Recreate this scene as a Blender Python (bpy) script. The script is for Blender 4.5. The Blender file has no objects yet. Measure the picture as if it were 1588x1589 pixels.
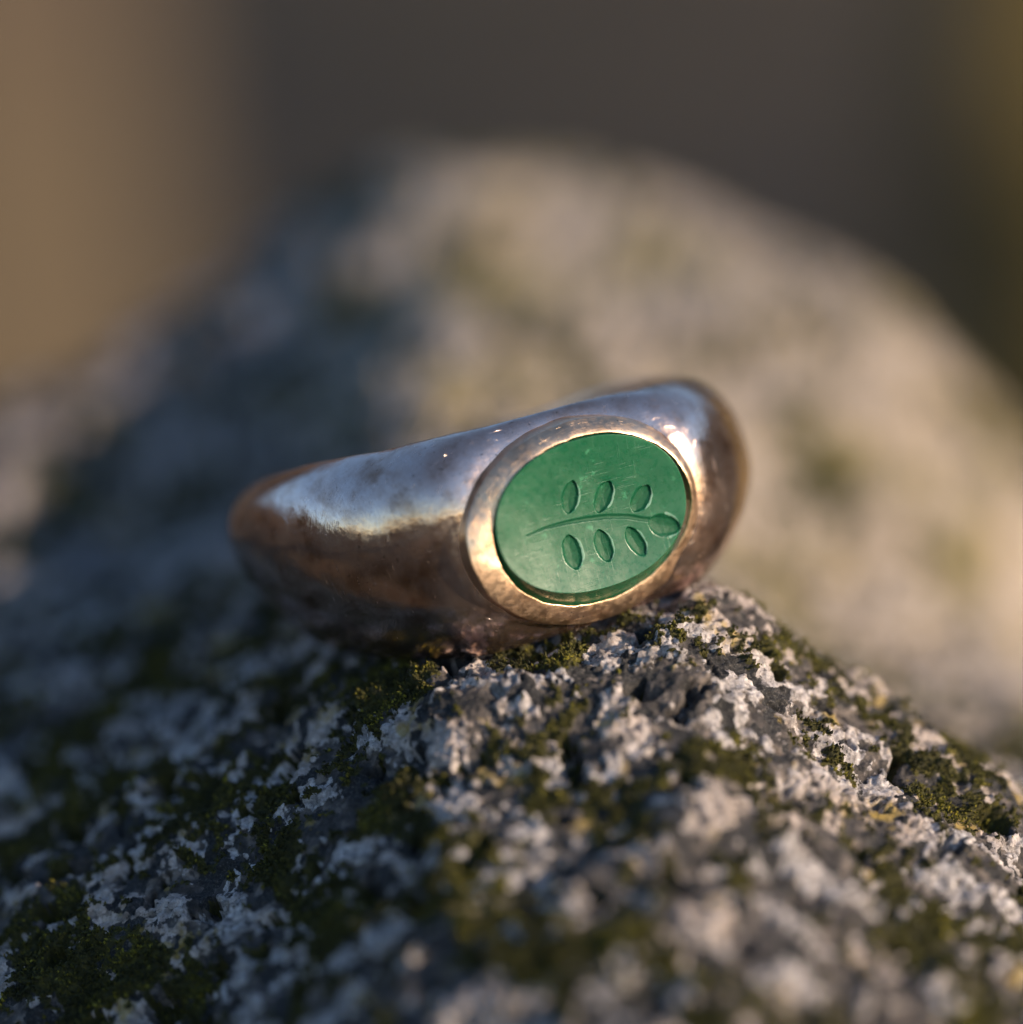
import bpy, math
import numpy as np
from mathutils import Vector, Matrix

R = math.radians
MM = 0.001                      # geometry is laid out in millimetres, linked in metres
rng = np.random.default_rng(7)
scene = bpy.context.scene
col = scene.collection

# ------------------------------------------------------------------ camera, light, exposure
PITCH = R(10)                   # camera looks slightly down
DIST = 300.0                    # macro working distance, mm
FRAME = 50.0                    # width of the plane in focus, mm
CR = np.array([1.0, 0.0, 0.0])
CU = np.array([0.0, math.sin(PITCH), math.cos(PITCH)])
CB = np.array([0.0, -math.cos(PITCH), math.sin(PITCH)])   # towards the camera

cam_d = bpy.data.cameras.new('camera')
cam = bpy.data.objects.new('camera', cam_d)
col.objects.link(cam)
cam.location = tuple(CB * DIST * MM)
cam.rotation_euler = (R(90) - PITCH, 0, 0)
cam_d.sensor_width = 36
cam_d.lens = 36 * DIST / FRAME
cam_d.clip_start = 0.01
cam_d.clip_end = 2000
cam_d.dof.use_dof = True
cam_d.dof.focus_distance = (DIST + 0.4) * MM
APERTURE = 22.0                 # mm, entrance pupil
cam_d.dof.aperture_fstop = cam_d.lens / APERTURE
cam_d.dof.aperture_blades = 9
scene.camera = cam

SUN_AZ, SUN_EL = 65, 16         # degrees; azimuth from behind the camera round to the right
sd = np.array([math.sin(R(SUN_AZ)) * math.cos(R(SUN_EL)), -math.cos(R(SUN_AZ)) * math.cos(R(SUN_EL)), math.sin(R(SUN_EL))])
world = bpy.data.worlds.new('World')
scene.world = world
world.use_nodes = True
wn = world.node_tree
sky = wn.nodes.new('ShaderNodeTexSky')
sky.sky_type = 'NISHITA'
sky.sun_disc = False
sky.ozone_density = 2.8
sky.dust_density = 0.3
sky.air_density = 1.0
sky.sun_elevation = R(SUN_EL)
sky.sun_rotation = math.atan2(sd[0], sd[1])
bg = wn.nodes['Background']
bg.inputs['Strength'].default_value = 0.14
wn.links.new(sky.outputs[0], bg.inputs['Color'])

sun_d = bpy.data.lights.new('sun', 'SUN')
sun_d.energy = 5.0
sun_d.angle = R(0.6)
sun_d.color = (1.0, 0.79, 0.56)
sun = bpy.data.objects.new('sun', sun_d)
col.objects.link(sun)
sun.rotation_euler = Vector(-sd).to_track_quat('-Z', 'Y').to_euler()

scene.view_settings.view_transform = 'Standard'
scene.view_settings.look = 'None'
scene.view_settings.exposure = 0.6
scene.view_settings.gamma = 1.0
scene.render.engine = 'CYCLES'
scene.cycles.use_denoising = True
try:
    scene.cycles.denoiser = 'OPENIMAGEDENOISE'
except Exception:
    pass
scene.cycles.max_bounces = 6
scene.cycles.use_adaptive_sampling = True
scene.cycles.adaptive_threshold = 0.03
scene.cycles.sample_clamp_indirect = 6

# ------------------------------------------------------------------ helpers
def perlin(p, seed=0):
    """gradient noise, p (N,3) -> about -1..1"""
    p = np.asarray(p, np.float32)
    i = np.floor(p).astype(np.int64)
    f = p - i
    w = f * f * f * (f * (f * 6 - 15) + 10)
    out = np.zeros(len(p), np.float32)
    for dx in (0, 1):
        for dy in (0, 1):
            for dz in (0, 1):
                h = (i[:, 0] + dx) * 374761393 + (i[:, 1] + dy) * 668265263 + (i[:, 2] + dz) * 2147483647 + seed * 974711
                h = (h ^ (h >> 13)) * 1274126177
                h = h ^ (h >> 16)
                g = ((f[:, 0] - dx) * (((h & 1023) / 511.5) - 1) + (f[:, 1] - dy) * ((((h >> 10) & 1023) / 511.5) - 1)
                     + (f[:, 2] - dz) * ((((h >> 20) & 1023) / 511.5) - 1))
                ww = (w[:, 0] if dx else 1 - w[:, 0]) * (w[:, 1] if dy else 1 - w[:, 1]) * (w[:, 2] if dz else 1 - w[:, 2])
                out += (ww * g).astype(np.float32)
    return out * 1.5

def fbm(p, octaves, seed=0, gain=0.5, lac=2.07):
    p = np.asarray(p, np.float32)
    o = np.zeros(len(p), np.float32); a = 1.0
    for k in range(octaves):
        o += a * perlin(p * lac ** k, seed + k * 17); a *= gain
    return o

def sstep(a, b, x):
    t = np.clip((x - a) / (b - a), 0, 1)
    return t * t * (3 - 2 * t)

def mesh_obj(name, verts_mm, faces, mat, parent=None, smooth=True, attrs=None):
    """faces: (M,k) int array (or list of arrays)"""
    me = bpy.data.meshes.new(name)
    fl = faces if isinstance(faces, list) else [faces]
    v = np.asarray(verts_mm, np.float64) * MM
    me.vertices.add(len(v)); me.vertices.foreach_set('co', v.astype(np.float32).ravel())
    idx = np.concatenate([f.ravel() for f in fl]).astype(np.int32)
    tot = np.concatenate([np.full(len(f), f.shape[1]) for f in fl]).astype(np.int32)
    me.loops.add(len(idx)); me.loops.foreach_set('vertex_index', idx)
    me.polygons.add(len(tot))
    me.polygons.foreach_set('loop_start', np.concatenate([[0], np.cumsum(tot)[:-1]]).astype(np.int32))
    me.polygons.foreach_set('loop_total', tot)
    me.update(calc_edges=True)
    me.validate()
    me.polygons.foreach_set('use_smooth', np.full(len(me.polygons), smooth))
    for k, a in (attrs or {}).items():
        at = me.attributes.new(k, 'FLOAT', 'POINT')
        at.data.foreach_set('value', np.asarray(a, np.float32))
    me.materials.append(mat)
    o = bpy.data.objects.new(name, me)
    col.objects.link(o)
    if parent is not None:
        o.parent = parent
    return o

def grid_faces(nu, nv, wrap_u=False, wrap_v=False):
    a = np.arange(nu if wrap_u else nu - 1)[:, None]
    b = np.arange(nv if wrap_v else nv - 1)[None, :]
    a1 = (a + 1) % nu; b1 = (b + 1) % nv
    f = np.stack(np.broadcast_arrays(a * nv + b, a1 * nv + b, a1 * nv + b1, a * nv + b1), -1)
    return f.reshape(-1, 4)

def tag(o, label=None, cat=None, kind=None, group=None):
    for k, v in (('label', label), ('category', cat), ('kind', kind), ('group', group)):
        if v: o[k] = v
    return o

class NT:
    """tiny node-tree helper"""
    def __init__(s, name):
        s.m = bpy.data.materials.new(name); s.m.use_nodes = True
        s.t = s.m.node_tree; s.b = s.t.nodes['Principled BSDF']
        s.co = s.t.nodes.new('ShaderNodeTexCoord').outputs['Object']
    def n(s, typ, **kw):
        nd = s.t.nodes.new(typ)
        for k, v in kw.items(): setattr(nd, k, v)
        return nd
    def link(s, a, b): s.t.links.new(a, b)
    def setin(s, sock, v):
        if isinstance(v, bpy.types.NodeSocket): s.link(v, sock)
        else: sock.default_value = v
    def coords(s, scale=(1, 1, 1), rot=(0, 0, 0)):
        m = s.n('ShaderNodeMapping')
        m.inputs['Scale'].default_value = tuple(1000.0 * c for c in scale)   # back to millimetres
        m.inputs['Rotation'].default_value = rot
        s.link(s.co, m.inputs['Vector']); return m.outputs[0]
    def noise(s, scale, detail=4, rough=0.5, vec=None, dist=0.0):
        nd = s.n('ShaderNodeTexNoise')
        nd.inputs['Scale'].default_value = scale; nd.inputs['Detail'].default_value = detail
        nd.inputs['Roughness'].default_value = rough; nd.inputs['Distortion'].default_value = dist
        s.link(vec if vec is not None else s.coords(), nd.inputs['Vector']); return nd.outputs[0]
    def ramp(s, fac, stops):
        r = s.n('ShaderNodeValToRGB'); e = r.color_ramp.elements
        while len(e) < len(stops): e.new(0.5)
        for el, (p, c) in zip(e, stops):
            el.position = p; el.color = (*c, 1) if len(c) == 3 else c
        s.setin(r.inputs[0], fac); return r.outputs[0]
    def maprange(s, v, a, b, c=0.0, d=1.0):
        m = s.n('ShaderNodeMapRange', interpolation_type='SMOOTHSTEP')
        s.setin(m.inputs[0], v)
        for k, x in enumerate((a, b, c, d)): s.setin(m.inputs[k + 1], x)
        return m.outputs[0]
    def mix(s, f, a, b, mode='MIX'):
        m = s.n('ShaderNodeMix', data_type='RGBA', blend_type=mode)
        s.setin(m.inputs[0], f)
        for sock, v in ((m.inputs[6], a), (m.inputs[7], b)):
            s.setin(sock, (*v, 1) if isinstance(v, tuple) and len(v) == 3 else v)
        return m.outputs[2]
    def math(s, op, a, b=0.0):
        m = s.n('ShaderNodeMath', operation=op)
        s.setin(m.inputs[0], a); s.setin(m.inputs[1], b); return m.outputs[0]
    def attr(s, name):
        return s.n('ShaderNodeAttribute', attribute_name=name).outputs['Fac']
    def bump(s, h, dist_mm, strength=1.0, normal=None):
        b = s.n('ShaderNodeBump'); b.inputs['Strength'].default_value = strength
        b.inputs['Distance'].default_value = dist_mm * MM
        s.link(h, b.inputs['Height'])
        if normal is not None: s.link(normal, b.inputs['Normal'])
        return b.outputs[0]
    def out(s, **kw):
        names = {'color': 'Base Color', 'rough': 'Roughness', 'metal': 'Metallic', 'normal': 'Normal', 'spec': 'Specular IOR Level',
                 'sss': 'Subsurface Weight', 'ssr': 'Subsurface Radius', 'sscale': 'Subsurface Scale', 'coat': 'Coat Weight', 'coat_rough': 'Coat Roughness'}
        for k, v in kw.items():
            s.setin(s.b.inputs[names[k]], (*v, 1) if k == 'color' and isinstance(v, tuple) else v)
        return s.m

# ------------------------------------------------------------------ materials
def mat_rock():
    n = NT('lichen_crusted_stone')
    lich, moss, dark = n.attr('lichen'), n.attr('moss'), n.attr('dark')
    fine = n.noise(3.2, 6, 0.65)
    fine2 = n.noise(1.1, 5, 0.6)
    big = n.noise(0.16, 3, 0.5)
    stone = n.ramp(fine2, [(0.3, (0.018, 0.017, 0.017)), (0.48, (0.075, 0.067, 0.066)), (0.66, (0.24, 0.20, 0.175))])
    crust = n.ramp(fine, [(0.25, (0.15, 0.14, 0.145)), (0.47, (0.44, 0.41, 0.415)), (0.67, (0.80, 0.76, 0.755))])
    crust = n.mix(n.maprange(big, 0.38, 0.62), crust, n.mix(0.45, crust, (0.50, 0.37, 0.28)))
    grit = n.noise(7.0, 5, 0.7)
    lm = n.maprange(n.math('ADD', n.math('ADD', lich, n.math('MULTIPLY', n.math('SUBTRACT', fine, 0.5), 1.3)), n.math('MULTIPLY', n.math('SUBTRACT', grit, 0.5), 0.9)), 0.34, 0.70)
    crust = n.mix(n.math('MULTIPLY', n.attr('beige_sunlit'), 0.8), crust, n.ramp(fine2, [(0.3, (0.33, 0.265, 0.195)), (0.7, (0.55, 0.45, 0.36))]))  # beige of the rear hump, with part of its sunlight put into the colour
    c = n.mix(lm, stone, crust)
    c = n.mix(n.maprange(grit, 0.52, 0.70, 0.0, 0.65), c, (0.05, 0.046, 0.045))
    vor = n.n('ShaderNodeTexVoronoi'); vor.inputs['Scale'].default_value = 1.5; vor.inputs['Randomness'].default_value = 1.0
    wv = n.n('ShaderNodeMix', data_type='VECTOR'); wv.inputs[0].default_value = 0.22
    nz = n.n('ShaderNodeTexNoise'); nz.inputs['Scale'].default_value = 1.6; nz.inputs['Detail'].default_value = 4
    n.link(n.coords(), nz.inputs['Vector']); n.link(n.coords(), wv.inputs[4])
    ad = n.n('ShaderNodeVectorMath', operation='ADD'); n.link(n.coords(), ad.inputs[0]); n.link(nz.outputs['Color'], ad.inputs[1])
    n.link(ad.outputs[0], vor.inputs['Vector'])
    gray = n.n('ShaderNodeSeparateColor'); n.link(vor.outputs['Color'], gray.inputs[0])
    grain = n.ramp(gray.outputs[0], [(0.0, (0.22, 0.21, 0.21)), (0.25, (0.62, 0.58, 0.56)), (0.6, (0.95, 0.93, 0.95)), (1.0, (1.0, 0.94, 0.90))])
    c = n.mix(n.math('SUBTRACT', 0.62, n.math('MULTIPLY', n.attr('beige_sunlit'), 0.5)), c, grain, 'MULTIPLY')
    rim = n.maprange(vor.outputs['Distance'], 0.34, 0.66, 0.0, 0.22)
    c = n.mix(rim, c, (0.05, 0.045, 0.045))
    ochre = n.maprange(n.noise(0.33, 4, 0.6), 0.58, 0.66)
    c = n.mix(n.math('MULTIPLY', ochre, 0.7), c, (0.36, 0.25, 0.06))
    olive = n.math('MULTIPLY', n.attr('beige_sunlit'), n.maprange(n.noise(0.085, 3, 0.5), 0.50, 0.62, 0.0, 0.75))
    c = n.mix(olive, c, (0.20, 0.165, 0.06))
    pits = n.maprange(n.noise(2.0, 3, 0.5, dist=0.6), 0.60, 0.66)
    c = n.mix(n.math('MULTIPLY', pits, 0.8), c, (0.03, 0.028, 0.03))
    dm = n.maprange(n.math('ADD', dark, n.math('MULTIPLY', n.math('SUBTRACT', fine, 0.5), 0.7)), 0.45, 0.6)
    c = n.mix(dm, c, n.ramp(grit, [(0.35, (0.010, 0.010, 0.012)), (0.55, (0.032, 0.031, 0.033)), (0.72, (0.16, 0.14, 0.13))]))
    mm = n.maprange(n.math('ADD', moss, n.math('MULTIPLY', n.math('SUBTRACT', fine, 0.5), 0.8)), 0.42, 0.56)
    mossc = n.ramp(fine, [(0.3, (0.014, 0.014, 0.005)), (0.55, (0.05, 0.045, 0.009)), (0.75, (0.13, 0.105, 0.018))])
    c = n.mix(mm, c, mossc)
    nb = n.bump(n.noise(2.6, 9, 0.72), 0.20)
    return n.out(color=c, rough=n.maprange(fine, 0.3, 0.7, 0.6, 0.9), spec=0.35, normal=nb)

def mat_moss():
    n = NT('olive_moss')
    r = n.attr('tint')
    c = n.ramp(r, [(0.0, (0.012, 0.013, 0.005)), (0.45, (0.04, 0.038, 0.008)), (0.8, (0.10, 0.09, 0.013)), (1.0, (0.23, 0.195, 0.02))])
    return n.out(color=c, rough=0.75, spec=0.25)

def mat_metal(name, light, mid, dark, r0, r1, brush=1.0, metal=1.0):
    n = NT(name)
    cloud = n.noise(0.55, 5, 0.6)
    fine = n.noise(2.6, 5, 0.65)
    scr = n.noise(1.0, 3, 0.6, vec=n.coords((0.9, 0.9, 14.0), (0.25, 0.15, 0.0)))
    scr2 = n.noise(1.0, 2, 0.5, vec=n.coords((9.0, 1.0, 1.6), (0.1, 0.9, 0.4)))
    c = n.ramp(cloud, [(0.30, dark), (0.48, mid), (0.72, light)])
    c = n.mix(n.maprange(fine, 0.55, 0.75, 0.0, 0.45), c, dark)
    specks = n.maprange(n.noise(5.0, 2, 0.5), 0.70, 0.74)
    c = n.mix(n.math('MULTIPLY', specks, 0.8), c, (0.03, 0.025, 0.02))
    rough = n.math('ADD', n.maprange(fine, 0.35, 0.7, r0, r1), n.maprange(scr, 0.5, 0.8, 0.0, 0.14 * brush))
    b = n.bump(scr, 0.010 * brush, 0.8)
    for sc_, rot_ in (((1.1, 0.35, 26.0), (0.5, 0.2, 0.35)), ((22.0, 0.5, 0.8), (0.2, 0.3, -0.5)), ((0.6, 1.0, 30.0), (-0.6, 0.1, 0.2))):
        ln = n.noise(1.0, 1, 0.4, vec=n.coords(sc_, rot_))
        gate = n.maprange(n.noise(0.45, 2, 0.5, vec=n.coords(rot=rot_)), 0.5, 0.62)
        cutl = n.math('MULTIPLY', n.maprange(ln, 0.70, 0.78), gate)
        b = n.bump(cutl, -0.012, 0.7, b)
    b = n.bump(scr2, 0.008 * brush, 0.7, b)
    b = n.bump(n.noise(0.9, 4, 0.5), 0.03, 0.8, b)
    return n.out(color=c, metal=metal, rough=rough, normal=b)

def mat_gem(name, base, pale, sheen_r):
    n = NT(name)
    cl = n.noise(0.5, 5, 0.6)
    fine = n.noise(3.0, 6, 0.7)
    c = n.ramp(cl, [(0.3, base), (0.7, tuple(0.70 * a + 0.30 * b for a, b in zip(base, pale)))])
    c = n.mix(n.maprange(fine, 0.60, 0.74, 0.0, 0.55), c, pale)
    sp = n.maprange(n.noise(1.25, 4, 0.65), 0.62, 0.72)
    c = n.mix(n.math('MULTIPLY', sp, 0.6), c, tuple(min(1, 1.5 * x) for x in pale))
    ch = n.maprange(n.math('ADD', n.attr('pale_edge'), n.math('MULTIPLY', n.math('SUBTRACT', fine, 0.5), 1.6)), 0.45, 0.8)
    c = n.mix(n.math('MULTIPLY', ch, 0.75), c, (0.20, 0.36, 0.27))
    scr = n.noise(1.0, 3, 0.6, vec=n.coords((1.2, 1.2, 10.0), (0.3, 0.6, 0.5)))
    b = n.bump(scr, 0.008, 0.6)
    for sc_, rot_ in (((0.5, 18.0, 0.8), (0.2, 0.1, 0.5)), ((0.5, 22.0, 0.8), (0.1, 0.2, -0.7)), ((24.0, 0.5, 0.8), (0.1, 0.2, 0.2))):
        ln = n.noise(1.0, 1, 0.4, vec=n.coords(sc_, rot_))
        gate = n.maprange(n.noise(0.5, 2, 0.5, vec=n.coords(rot=rot_)), 0.48, 0.62)
        cl_ = n.math('MULTIPLY', n.maprange(ln, 0.64, 0.74), gate)
        c = n.mix(n.math('MULTIPLY', cl_, 0.22), c, (0.16, 0.30, 0.22))
        b = n.bump(cl_, -0.01, 0.6, b)
    b = n.bump(n.noise(2.2, 5, 0.6), 0.012, 0.7, b)
    return n.out(color=c, rough=n.maprange(fine, 0.35, 0.7, sheen_r, sheen_r + 0.12), normal=b, sss=0.25, ssr=(0.25, 1.0, 0.5), sscale=0.9 * MM, spec=0.37 if sheen_r < 0.4 else 0.2)

def mat_ground():
    n = NT('dry_leaf_litter')
    a = n.noise(0.0022, 4, 0.6)
    b = n.noise(0.035, 5, 0.65)
    c = n.ramp(a, [(0.38, (0.014, 0.013, 0.012)), (0.47, (0.038, 0.031, 0.025)), (0.54, (0.06, 0.047, 0.022)), (0.64, (0.13, 0.09, 0.06))])
    c = n.mix(n.maprange(b, 0.4, 0.7, 0.0, 0.6), c, (0.03, 0.026, 0.02))
    return n.out(color=c, rough=0.9, spec=0.2, normal=n.bump(b, 12.0))

def mat_backstone(name, c0, c1, c2):
    n = NT(name)
    a = n.noise(0.014, 4, 0.55)
    c = n.ramp(a, [(0.36, c0), (0.5, c1), (0.62, c2)])
    return n.out(color=c, rough=0.85, spec=0.3, normal=n.bump(n.noise(0.12, 6, 0.6), 1.5))

M_ROCK, M_MOSS, M_GROUND, M_BACK = mat_rock(), mat_moss(), mat_ground(), mat_backstone('brown_weathered_stone', (0.030, 0.021, 0.016), (0.052, 0.038, 0.029), (0.070, 0.053, 0.035))
M_OLIVE = mat_backstone('olive_mossy_stone', (0.07, 0.05, 0.018), (0.14, 0.10, 0.032), (0.22, 0.15, 0.045))
M_BAND = mat_metal('worn_bronze', (0.80, 0.63, 0.56), (0.66, 0.47, 0.39), (0.37, 0.22, 0.15), 0.085, 0.21, 1.0, 0.97)
M_BEZEL = mat_metal('bright_rubbed_bronze', (0.86, 0.62, 0.43), (0.74, 0.50, 0.33), (0.50, 0.31, 0.19), 0.30, 0.46, 1.3)
M_GEM = mat_gem('green_chalcedony', (0.002, 0.080, 0.034), (0.04, 0.175, 0.095), 0.25)
M_CUT = mat_gem('cut_green_chalcedony', (0.002, 0.070, 0.029), (0.02, 0.11, 0.055), 0.5)

# ------------------------------------------------------------------ ring frame
YAW, TILT, ROLL = R(23), R(10), R(11.5)
def ring_axis(x, y, z):          # right / up / towards camera, before tilting
    y, z = y * math.cos(TILT) - z * math.sin(TILT), y * math.sin(TILT) + z * math.cos(TILT)
    x, y = x * math.cos(ROLL) - y * math.sin(ROLL), x * math.sin(ROLL) + y * math.cos(ROLL)
    return x * CR + y * CU + z * CB
TB = ring_axis(math.cos(YAW), 0, -math.sin(YAW))     # along the bezel
AB = ring_axis(0, 1, 0)                              # finger axis
NB = ring_axis(math.sin(YAW), 0, math.cos(YAW))      # bezel normal
PX = FRAME / 1588.0
B0 = 12.5                                            # bezel plane from the finger axis
BEZ = ((921 - 794) * PX) * CR + ((794 - 806) * PX) * CU
CEN = BEZ - B0 * NB
RING_M = np.stack([TB, AB, NB], 1)                   # columns: local axes (t, a, n)

# band: section swept round the finger axis
def band_points(nphi=640, ns=128):
    phi = np.linspace(-math.pi, math.pi, nphi, endpoint=False)
    ad = np.abs(np.degrees(phi))
    h = np.interp(np.degrees(phi), [-180, -140, -113, -80, -60, -35, -15, 0, 15, 35, 60, 80, 113, 140, 180],
                  [1.1, 2.1, 3.45, 4.5, 4.98, 5.32, 5.42, 5.42, 5.35, 5.05, 4.4, 3.95, 3.2, 2.0, 1.1])
    ro = np.interp(np.degrees(phi), [-180, -150, -113, -90, -67, -45, -32, -22, -12, 0, 10, 18, 25, 33, 45, 67, 90, 113, 150, 180],
                   [12.2, 12.6, 13.2, 13.35, 13.55, 13.75, 13.85, 12.45, 11.4, 11.0, 11.3, 12.4, 13.4, 13.65, 13.6, 13.35, 13.2, 13.0, 12.6, 12.2])
    ex = np.interp(ad, [0, 30, 60, 113, 180], [4.5, 3.6, 2.7, 2.3, 2.2])
    hl = np.interp(np.degrees(phi), [-180, -140, -113, -80, -60, -35, -15, 0, 35, 60, 80, 113, 140, 180],
                   [1.3, 2.6, 4.0, 4.9, 5.3, 5.75, 5.65, 5.45, 5.15, 4.55, 4.1, 3.4, 2.3, 1.3])      # lower half
    k = np.hanning(41); k /= k.sum()
    sm = lambda a: np.convolve(np.concatenate([a[-20:], a, a[:20]]), k, 'valid')
    h, ro, ex, hl = sm(h), sm(ro), sm(ex), sm(hl)
    ri = 9.9
    s = np.linspace(0, 2 * math.pi, ns, endpoint=False)
    c, sn = np.cos(s), np.sin(s)
    P, S = np.meshgrid(np.arange(nphi), np.arange(ns), indexing='ij')
    H, RO, EX = h[P], ro[P], ex[P]
    cc, ss = c[S], sn[S]
    H = np.where(ss < 0, hl[P], H)
    z = H * np.sign(ss) * np.abs(ss) ** (2 / EX)
    dome = np.interp(np.abs(np.degrees(phi)), [0, 25, 50, 113, 180], [0.0, 0.15, 0.75, 1.0, 1.0])[P]
    outer = np.clip(cc, 0, None) ** (2 / 2.25)
    u0 = np.interp(np.degrees(phi), [-180, -130, -100, -70, -20, 20, 60, 120, 180], [0.1, 0.22, 0.30, 0.26, 0.0, 0.0, -0.05, 0.0, 0.1])[P]
    uu = np.clip(z / H, -1, 1)
    zz = np.where(uu > u0, (uu - u0) / (1 - u0), (u0 - uu) / (1 + u0))
    shape = np.where(uu > u0, 0.42 * zz ** 1.5 + 0.58 * zz ** 5, zz ** 2.0)
    outer = outer * (1 - dome) + dome * (0.76 * (1 - shape) + 0.24 * np.sqrt(np.clip(1 - zz ** 2, 0, 1)))
    inner = -np.clip(-cc, 0, None) ** (2 / 4.0)
    mid = ri + (RO - ri) * 0.16
    r = np.where(cc >= 0, mid + (RO - mid) * outer, mid + (mid - ri) * inner)
    PH = phi[P]
    pts = np.stack([r * np.sin(PH), z, r * np.cos(PH)], -1).reshape(-1, 3)
    nrm = np.stack([np.sin(PH) * cc, ss, np.cos(PH) * cc], -1).reshape(-1, 3)
    d = 0.075 * perlin(pts * 0.22, 3) + 0.030 * perlin(pts * 0.6, 5) + 0.006 * perlin(pts * 1.9, 8)
    return pts + nrm * d[:, None], nphi, ns
band_v, nphi, ns = band_points()

GA, GBx = 5.48, 4.22             # girdle of the stone
def bezel_points(nth=420, nr=40):
    th = np.linspace(0, 2 * math.pi, nth, endpoint=False)
    ct, st = np.cos(th), np.sin(th)
    ragged = 0.05 * perlin(np.stack([ct * 5, st * 5, 0 * ct], 1), 21) + 0.03 * perlin(np.stack([ct * 14, st * 14, 0 * ct], 1), 22)
    left = 0.5 - 0.5 * np.cos(th - R(15))       # 1 on the left, 0 on the right
    low = np.clip(-np.sin(th - R(12)), 0, 1) ** 1.4     # towards lower right
    prof = []
    s = np.linspace(0, 1, nr)
    ia, ib = GA - 0.04 + ragged, GBx - 0.04 + ragged
    oa, ob = GA + 0.75 + 0.68 * left, GBx + 0.90 - 0.14 * st
    V = np.zeros((nth, nr, 3))
    for j, q in enumerate(s):
        # q<.12 inner wall rising out of the seat; .12-.8 the face; .8-1 outer shoulder going down into the band
        f = np.clip((q - 0.12) / 0.63, 0, 1)
        a = ia + (oa - ia) * (0.92 * f + 0.08 * sstep(0.75, 1.0, q))
        b = ib + (ob - ib) * (0.92 * f + 0.08 * sstep(0.75, 1.0, q))
        crest_in = 0.06 - 0.85 * low
        lobe = np.exp(-((np.degrees(th) - 192) / 42.0) ** 2)
        crest_out = -0.70 + 0.80 * lobe + 0.20 * np.clip(st, 0, 1) - 0.45 * np.clip(-st, 0, 1) ** 2
        n = crest_in + (crest_out - crest_in) * f ** (1.6 - 0.4 * left) - 0.10 * f * f
        n = n - (1 - sstep(0, 0.12, q)) * 1.2
        n = n - 2.2 * np.clip((q - 0.75) / 0.25, 0, 1) ** 1.6
        x = a * ct; y = b * st
        V[:, j] = np.stack([x + 0.06 * left * 0, y, n], 1)
    P = V.reshape(-1, 3)
    d = 0.06 * perlin(P * 0.4, 31) + 0.018 * perlin(P * 1.1, 33) + 0.004 * perlin(P * 3.5, 35)
    P[:, 2] += d
    P[:, :2] += (0.05 * perlin(P * 0.7, 37))[:, None] * P[:, :2] / 5
    P[:, 2] += B0
    return P, nth, nr
bez_v, bnth, bnr = bezel_points()

# stone: bevelled oval tablet with a leafy sprig cut into its face
IMG = np.array([[TB @ CR, AB @ CR], [TB @ CU, AB @ CU]])      # bezel plane -> as seen from the front, for laying out the sprig
Z2 = PX / 3.054
LEAVES = [(625, 620, 84, 40, 82), (785, 618, 84, 40, 70), (960, 625, 76, 42, 62), (1068, 752, 80, 52, -12),
          (633, 880, 88, 46, 103), (783, 850, 84, 40, 107), (935, 830, 82, 38, 120)]
STEM = np.array([(415, 803), (500, 768), (600, 742), (700, 724), (800, 712), (900, 712), (1000, 728)], float)
def to_sheet(px, py): return (np.asarray(px) - 736) * Z2, (727 - np.asarray(py)) * Z2
def leaf_rho(q, leaf):
    cx, cy, hl, hw, ang = leaf
    x0, y0 = to_sheet(cx, cy); a = R(ang)
    dx, dy = q[:, 0] - x0, q[:, 1] - y0
    u = (dx * math.cos(a) + dy * math.sin(a)) / (0.97 * hl * Z2)
    w = (-dx * math.sin(a) + dy * math.cos(a)) / (1.0 * hw * Z2)
    lim = np.clip(1 - np.abs(u) ** 2.4, 1e-4, 1) ** 0.75
    return np.where(np.abs(u) < 1, np.maximum(np.abs(w) / lim, np.abs(u) ** 3), 2.0)
def stem_dist(q):
    sx, sy = to_sheet(STEM[:, 0], STEM[:, 1])
    best = np.full(len(q), 9.0); along = np.zeros(len(q))
    for k in range(len(sx) - 1):
        a = np.array([sx[k], sy[k]]); d = np.array([sx[k + 1], sy[k + 1]]) - a
        t = np.clip(((q - a) @ d) / (d @ d), 0, 1)
        dist = np.linalg.norm(q - (a + t[:, None] * d), axis=1)
        along = np.where(dist < best, (k + t) / (len(sx) - 1), along)
        best = np.minimum(best, dist)
    return best, along
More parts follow.
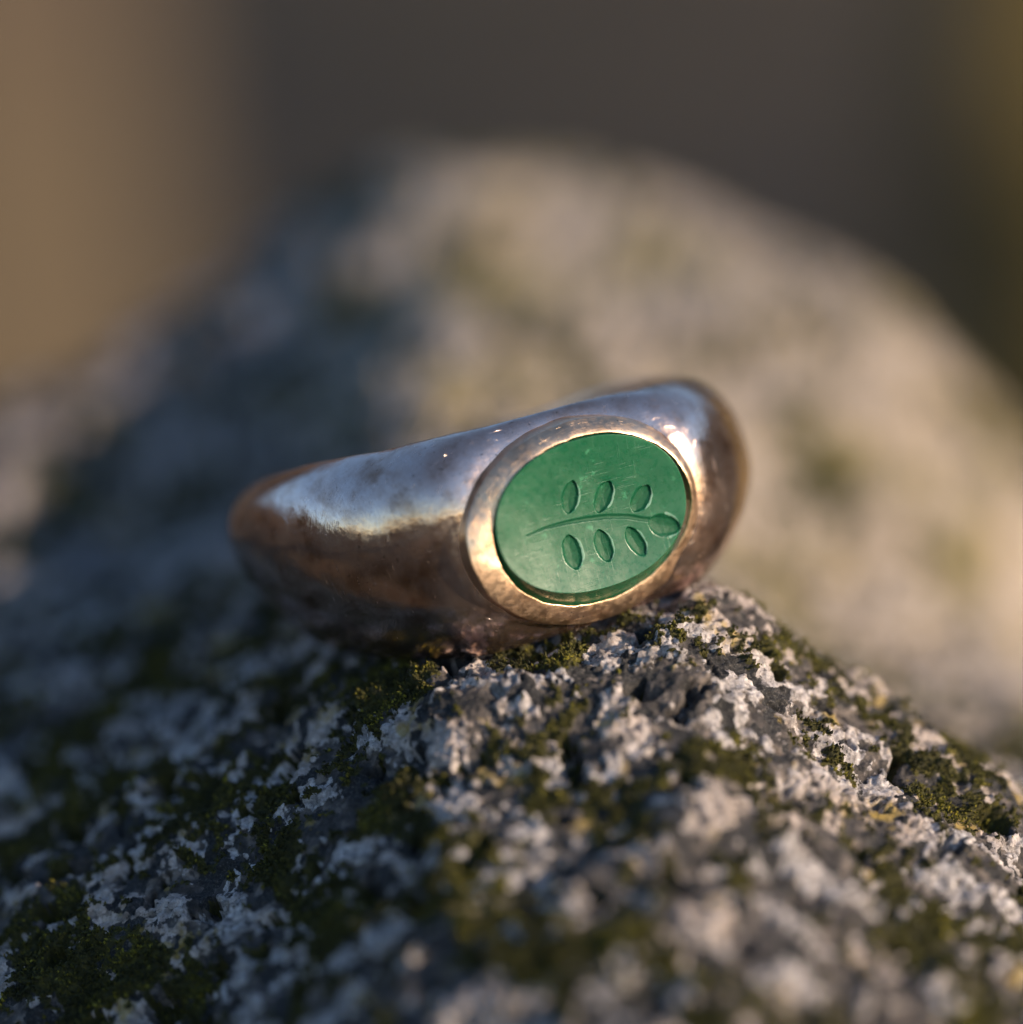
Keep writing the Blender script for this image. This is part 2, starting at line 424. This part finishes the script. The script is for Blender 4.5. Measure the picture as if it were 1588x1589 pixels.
def gem_points(nth=560, nr=230):
    th = np.linspace(0, 2 * math.pi, nth, endpoint=False)
    ct, st = np.cos(th), np.sin(th)
    fa, fb, ox, oy = GA - 0.33, GBx - 0.50, -0.14, 0.36
    sq = 2 / 2.15
    ex = lambda v: np.sign(v) * np.abs(v) ** sq
    nf = nr - 16
    V = []
    for j in range(nr):
        if j < nf:
            q = (j / (nf - 1)) ** 0.8 if j else 0.0
            V.append(np.stack([fa * q * ex(ct) + ox, fb * q * ex(st) + oy, 0.27 - 0.27 * (1 - q * q) + 0 * ct], 1))
        else:
            q = (j - nf + 1) / 16
            e = sstep(0, 1, q)
            x = (fa + (GA - fa) * q) * ex(ct) + ox * (1 - q); y = (fb + (GBx - fb) * q) * ex(st) + oy * (1 - q)
            V.append(np.stack([x, y, 0.25 - 1.25 * q ** 0.9 + 0 * ct], 1))
    P = np.stack(V, 1).reshape(-1, 3)
    face = np.tile(np.arange(nr) < nf, nth)
    q2 = P[:, :2] @ IMG.T
    wob = 0.10 * perlin(np.c_[q2 * 2.2, 0 * q2[:, :1]], 41) + 0.05 * perlin(np.c_[q2 * 6, 0 * q2[:, :1]], 43)
    pale_edge = np.zeros(len(P)); depth = np.zeros(len(P)); ids = np.full(len(P), -1)
    for k, lf in enumerate(LEAVES):
        rho = leaf_rho(q2, lf) + wob
        dpt = 0.10 * sstep(1.12, 0.62, rho) + 0.07 * np.clip(1 - rho, 0, 1)
        x0, y0 = to_sheet(lf[0], lf[1])
        pale_edge = np.maximum(pale_edge, sstep(0.92, 1.02, rho) * sstep(1.32, 1.12, rho) * sstep(-0.05, 0.25, q2[:, 0] - x0 + 0.15 * (q2[:, 1] - y0)))  # pale band just outside the right edge of each leaf
        ids = np.where((rho < 0.98) & face, k, ids); depth = np.maximum(depth, dpt)
    sdst, al = stem_dist(q2)
    w = (4 + 9 * sstep(0, 0.5, al)) * Z2
    rs = sdst / w + wob * 1.5
    ids = np.where((rs < 0.98) & face & (ids < 0), 7, ids)
    depth = np.maximum(depth, 0.05 * sstep(1.2, 0.1, rs))
    floor = (depth > 0.1) * (0.006 * perlin(P * 5, 47))
    P[:, 2] += np.where(face, -depth + floor, 0) + 0.02 * perlin(P * 0.6, 51)
    P[:, 2] += B0
    return P, nth, nr, ids, np.where(face, pale_edge, 0)
gem_v, gnth, gnr, gem_id, gem_pale_edge = gem_points()

# ------------------------------------------------------------------ boulder
# control points of the stone's broad shape (x right, y away, z up, mm)
CTRL = np.array([
    (4.9, -1, -6.3), (-3, -1.3, -7.6), (-7.4, -2, -11), (-12.4, -3, -17.2), (-20, -3.8, -21.7), (-25, -4.3, -24.6),
    (8.5, 0.5, -5.0), (14.4, -2, -11.2), (25, -2.9, -17.6), (12.8, 2.9, -6.6), (19, 2.3, -11.0), (25, 0.6, -15.3), (10, 4, -5.0),
    (0, -11.6, -13.7), (0, -21.8, -20), (13.8, -15, -16.2), (23.8, -18.9, -21), (-15, -9.2, -23.4), (6, -7, -9.8), (12, -8, -12.5),
    (18, 14, -13.5), (18, 26, -14), (18, 38, -12.8), (10, 14, -8.5), (30, 12, -19), (31, 30, -17),
    (-9.3, 6.5, -9.6), (-14, 5, -12.4), (-19.6, 13, -13.5), (-27, 23.4, -13.5), (-19, 34.4, -9.5), (-8, 47, 0.0), (-14, 48, -6.5), (-23, 47, -9),
    (-4, 12, -6.5), (3, 10, -5.6), (1, 22, -3.6), (-8, 22, -6), (2, 34, -4), (8, 45, -3),
    (-29.7, 58, -3.2), (-16, 62, -0.8), (-8.6, 69, 8.8), (2.3, 77.8, 9.5), (15.6, 69, 5.0), (23.5, 61.2, 0.9), (27.5, 53.8, -9), (5, 60, 2.5),
    (36, 48, -20), (0, 95, -2), (-25, 80, -6), (20, 92, -8), (40, 70, -22), (-45, 40, -15.5), (-45, 5, -33), (42, 0, -27), (35, -25, -32), (-32, -20, -42),
    (0, -45, -42), (0, 140, -70), (-90, 40, -80), (95, 30, -90), (0, -100, -115), (80, -80, -130), (-80, -80, -130), (-90, 120, -130), (90, 120, -130),
    (0, 250, -260), (-230, 30, -270), (240, 30, -270), (0, -230, -300), (190, -190, -310), (-190, -190, -310), (190, 220, -310), (-190, 220, -310)], float)
def tps_fit(P):
    xy, z = P[:, :2], P[:, 2]
    def U(a, b):
        r2 = ((a[:, None] - b[None]) ** 2).sum(-1); return 0.5 * r2 * np.log(r2 + 1e-9)
    n = len(P); K = U(xy, xy) + 4.0 * np.eye(n)
    A = np.zeros((n + 3, n + 3)); A[:n, :n] = K; A[:n, n] = 1; A[:n, n + 1:] = xy; A[n, :n] = 1; A[n + 1:, :n] = xy.T
    w = np.linalg.solve(A, np.concatenate([z, [0, 0, 0]]))
    def ev(q):
        out = np.empty(len(q))
        for s in range(0, len(q), 60000):
            c = q[s:s + 60000]
            out[s:s + 60000] = U(c, xy) @ w[:n] + w[n] + c @ w[n + 1:]
        return out
    return ev
tps = tps_fit(CTRL)

def axis_lines(a, b, step, lo, hi, grow):
    mid = np.arange(a, b + step / 2, step)
    up = []; s = step; p = mid[-1]
    while p < hi: s = min(s * grow, 9.0); p += s; up.append(p)
    dn = []; s = step; p = mid[0]
    while p > lo: s = min(s * grow, 9.0); p -= s; dn.append(p)
    return np.concatenate([dn[::-1], mid, up])
XL = axis_lines(-27, 27, 0.085, -235, 235, 1.06)
YL = axis_lines(-23, 9, 0.075, -235, 260, 1.022)
GX, GY = np.meshgrid(XL, YL, indexing='ij')
q = np.stack([GX.ravel(), GY.ravel()], 1)
# the broad shape is smooth: evaluate it on a coarse grid and interpolate
cx = np.unique(np.concatenate([XL[::8], XL[-1:]])); cy = np.unique(np.concatenate([YL[::8], YL[-1:]]))
CZ = tps(np.stack(np.meshgrid(cx, cy, indexing='ij'), -1).reshape(-1, 2)).reshape(len(cx), len(cy))
tmp = np.stack([np.interp(XL, cx, CZ[:, j]) for j in range(len(cy))], 1)
ZB = np.stack([np.interp(YL, cy, tmp[i]) for i in range(len(XL))], 0)
k9 = np.hanning(19); k9 /= k9.sum()
ZB = np.apply_along_axis(lambda a: np.convolve(np.pad(a, 9, 'edge'), k9, 'valid'), 0, ZB)
ZB = np.apply_along_axis(lambda a: np.convolve(np.pad(a, 9, 'edge'), k9, 'valid'), 1, ZB)
base = np.stack([GX, GY, ZB], -1).reshape(-1, 3)
gx = np.gradient(ZB, XL, axis=0); gy = np.gradient(ZB, YL, axis=1)
nb = np.stack([-gx, -gy, np.ones_like(gx)], -1).reshape(-1, 3); nb /= np.linalg.norm(nb, axis=1)[:, None]

big = perlin(base * 0.075, 61)
lump = fbm(base * 0.22, 2, 63)
far = sstep(18, 42, base[:, 1]) * sstep(-15, -5, base[:, 0] + 0.1 * (base[:, 1] - 50))  # rear hump: even beige stone, lightened further for its sunlit look
n_l = fbm(base * 0.42, 4, 65, 0.55)                       # lichen patches
n_l = n_l + 0.35 * fbm(base * 1.9, 3, 67, 0.6)
lich = sstep(-0.16, 0.18, n_l - 0.05 * sstep(-2, -9, base[:, 1]))
lich = np.clip(lich + 0.6 * far, 0, 1)  # more pale crust on the rear hump, brightening its sunlit side
n_m = fbm(base * 0.20, 4, 69, 0.6)
n_f = fbm(base * 1.3, 3, 73, 0.6)
n_ff = fbm(base * 4.2, 2, 75, 0.6)
pit = sstep(0.28, 0.62, perlin(base * 0.55 + 7, 77) + 0.35 * n_f)      # hollows
moss = sstep(0.02, 0.26, n_m - 0.18 * lump - 0.22 * n_l + 0.25 * pit + 0.75 * n_f - 0.25 + 0.16 * sstep(4, -10, base[:, 0]) + 0.07 * sstep(2, -8, base[:, 1]) * sstep(-2, 6, base[:, 0]) + 0.12 * sstep(6, 12, base[:, 0]) * sstep(-1, 2, base[:, 1]) * sstep(11, 6, base[:, 1]))
dark = sstep(0.10, 0.32, fbm(base * 0.6 + 31, 3, 79, 0.55) - 0.15 * lich) * (1 - 0.75 * far)
pit = pit * (1 - 0.5 * far)
bil = (1 - np.abs(perlin(base * 1.15 + 3, 81))) ** 2 + 0.5 * (1 - np.abs(perlin(base * 2.3 + 9, 83))) ** 2
disp = 0.15 * (bil - 0.8) * (0.35 + 0.65 * lich) + 0.9 * big + 0.75 * lump * (1 - 0.45 * far) + 0.30 * lich * (0.6 + 0.4 * n_f) - 1.3 * pit + 0.15 * n_f + 0.06 * n_ff + 0.06 * moss * (1 - pit)
rock = base + nb * disp[:, None]
# settle the stone so that the ring just rests on it
ring_w = np.concatenate([band_v, bez_v]) @ RING_M.T + CEN
ix = np.searchsorted(XL, ring_w[:, 0]); iy = np.searchsorted(YL, ring_w[:, 1])
gap = ring_w[:, 2] - rock.reshape(len(XL), len(YL), 3)[ix, iy, 2]
# the spot where the ring would sink deepest is worn down rather than the whole stone lowered
kmin = int(np.argmin(gap)); print('RING CLEARANCE mm', gap[kmin], 'at', ring_w[kmin], 'front', gap[(ring_w[:, 1] < 2)].min(), 'back', gap[ring_w[:, 1] > 15].min())
for it in range(6):
    RZ = rock.reshape(len(XL), len(YL), 3)
    gap = ring_w[:, 2] - RZ[ix, iy, 2]
    bad = gap < -0.12
    if not bad.any(): break
    need = np.zeros((len(XL), len(YL)))
    np.maximum.at(need, (ix[bad], iy[bad]), -gap[bad] - 0.06)
    ii, jj = np.nonzero(need); o = np.argsort(-need[ii, jj]); ii, jj = ii[o], jj[o]
    flat = rock[:, :2]
    done = np.zeros(len(ii), bool)
    cut = np.zeros(len(rock))
    for a in range(len(ii)):
        if done[a]: continue
        d2 = (XL[ii] - XL[ii[a]]) ** 2 + (YL[jj] - YL[jj[a]]) ** 2
        done |= d2 < 0.8 ** 2
        D2 = (flat[:, 0] - XL[ii[a]]) ** 2 + (flat[:, 1] - YL[jj[a]]) ** 2
        cut = np.maximum(cut, need[ii[a], jj[a]] * np.exp(-D2 / (2 * 2.2 ** 2)) * 1.05)
    rock[:, 2] -= cut
RZ = rock.reshape(len(XL), len(YL), 3)
gap = ring_w[:, 2] - RZ[ix, iy, 2]
print('RING CLEARANCE after', gap.min(), 'front', gap[ring_w[:, 1] < 2].min(), 'back', gap[ring_w[:, 1] > 15].min())

boulder = mesh_obj('boulder', rock, grid_faces(len(XL), len(YL)), M_ROCK, attrs={'lichen': lich, 'moss': moss, 'dark': dark, 'beige_sunlit': far})
tag(boulder, 'rough lichen crusted grey boulder with moss that the ring rests on', 'rock')

# moss: tiny tufts over the mossy parts
def moss_tufts():
    w = np.clip(moss - 0.35, 0, 1).reshape(len(XL), len(YL))
    area = np.gradient(XL)[:, None] * np.gradient(YL)[None, :] * np.sqrt(1 + gx ** 2 + gy ** 2)
    vis = (np.abs(GX) < 30) & (GY > -26) & (GY < 26)
    pr = (w * area * vis).ravel(); pr /= pr.sum()
    n = 90000
    pick = rng.choice(len(pr), n, p=pr)
    c = rock[pick] + rng.normal(0, 0.05, (n, 3))
    near = np.clip(1 - np.abs(base[pick][:, 1]) / 40, 0.3, 1)
    s = rng.uniform(0.035, 0.10, n) * (1 + 0.5 * np.clip(perlin(c * 0.7, 91), 0, 1)) / near ** 0.5
    up = nb[pick] + rng.normal(0, 0.55, (n, 3)); up /= np.linalg.norm(up, axis=1)[:, None]
    side = np.cross(up, rng.normal(0, 1, (n, 3))); side /= np.linalg.norm(side, axis=1)[:, None]
    fwd = np.cross(up, side)
    c = c + nb[pick] * (rng.uniform(0.0, 1.0, n) ** 2 * 0.16 * moss[pick])[:, None]
    el = rng.uniform(0.9, 2.2, n)
    V = np.stack([c + up * (s * el)[:, None], c - up * (s * el * 0.8)[:, None], c + side * s[:, None], c - side * s[:, None],
                  c + fwd * (s * 0.6)[:, None], c - fwd * (s * 0.6)[:, None]], 1)
    F0 = np.array([(0, 2, 4), (0, 4, 3), (0, 3, 5), (0, 5, 2), (1, 4, 2), (1, 3, 4), (1, 5, 3), (1, 2, 5)])
    F = (np.arange(n)[:, None, None] * 6 + F0[None]).reshape(-1, 3)
    t = np.clip(0.42 + 0.45 * perlin(c * 0.5, 93) + rng.normal(0, 0.22, n), 0, 1)
    return mesh_obj('moss', V.reshape(-1, 3), F, M_MOSS, attrs={'tint': np.repeat(t, 6)}, smooth=False)
mo = moss_tufts()
tag(mo, 'olive green moss growing in the hollows of the boulder', 'moss', kind='stuff')

# ------------------------------------------------------------------ ground and background
def ground():
    nr, nth = 90, 96
    r = np.concatenate([[0], np.geomspace(60, 400000, nr - 1)])
    th = np.linspace(0, 2 * math.pi, nth, endpoint=False)
    RR, TT = np.meshgrid(r, th, indexing='ij')
    x, y = RR * np.cos(TT), RR * np.sin(TT)
    p = np.stack([x, y, 0 * x], -1).reshape(-1, 3)
    z = 40 * perlin(p / 900, 101) + 12 * perlin(p / 220, 103)
    z *= np.clip(RR.ravel() / 600, 0.2, 1)
    ang = np.abs(np.degrees(np.arctan2(p[:, 0] - 0.35 * RR.ravel(), p[:, 1] + 1e-6)))
    z += np.clip(RR.ravel(), 0, 60000) * math.tan(R(15)) * sstep(2500, 20000, RR.ravel()) * (1 - sstep(70, 115, ang))
    p[:, 2] = -255 + z
    o = mesh_obj('ground', p, grid_faces(nr, nth, wrap_v=True), M_GROUND)
    tag(o, kind='structure')
ground()

def stone(name, c, rad, seed, label, mat, rough=0.16):
    nu, nv = 96, 160
    u = np.linspace(0.02, math.pi - 0.02, nu); v = np.linspace(0, 2 * math.pi, nv, endpoint=False)
    U, Vv = np.meshgrid(u, v, indexing='ij')
    d = np.stack([np.sin(U) * np.cos(Vv), np.sin(U) * np.sin(Vv), np.cos(U)], -1).reshape(-1, 3)
    k = 1 + rough * fbm(d * 1.6, 5, seed, 0.5)
    d = np.sign(d) * np.abs(d) ** 0.8
    o = mesh_obj(name, d * k[:, None] * np.array(rad), grid_faces(nu, nv, wrap_v=True), mat)
    o.location = tuple(np.array(c) * MM)
    tag(o, label, 'rock')
stone('background_rock', (-164, 420, -60), (122, 80, 250), 111, 'out of focus tan brown upright stone behind the boulder at upper left', M_BACK)
stone('background_rock', (196, 520, -105), (146, 80, 175), 127, 'out of focus dark olive mossy stone behind the boulder at right', M_OLIVE)

# ------------------------------------------------------------------ the ring
ring = bpy.data.objects.new('signet_ring', None)
col.objects.link(ring)
ring.empty_display_size = 0.01
mw = Matrix([[*RING_M[0], CEN[0] * MM], [*RING_M[1], CEN[1] * MM], [*RING_M[2], CEN[2] * MM], [0, 0, 0, 1]])
ring.matrix_world = mw
tag(ring, 'worn bronze signet ring with an oval green stone engraved with a leafy sprig', 'ring')
mesh_obj('band', band_v, grid_faces(nphi, ns, True, True), M_BAND, ring)
mesh_obj('bezel', bez_v, grid_faces(bnth, bnr, True, False), M_BEZEL, ring)
gf = grid_faces(gnth, gnr, True, False)
gem = mesh_obj('gemstone', gem_v, gf, M_GEM, ring, attrs={'pale_edge': gem_pale_edge})
for k in range(8):               # the cut floors of the engraving, frosted
    inside = (gem_id[gf] == k).all(1)
    f = gf[inside]
    used, inv = np.unique(f.ravel(), return_inverse=True)
    v = gem_v[used].copy(); v[:, 2] += 0.006
    mesh_obj('engraved_stem' if k == 7 else 'engraved_leaf', v, inv.reshape(-1, 4), M_CUT, gem)
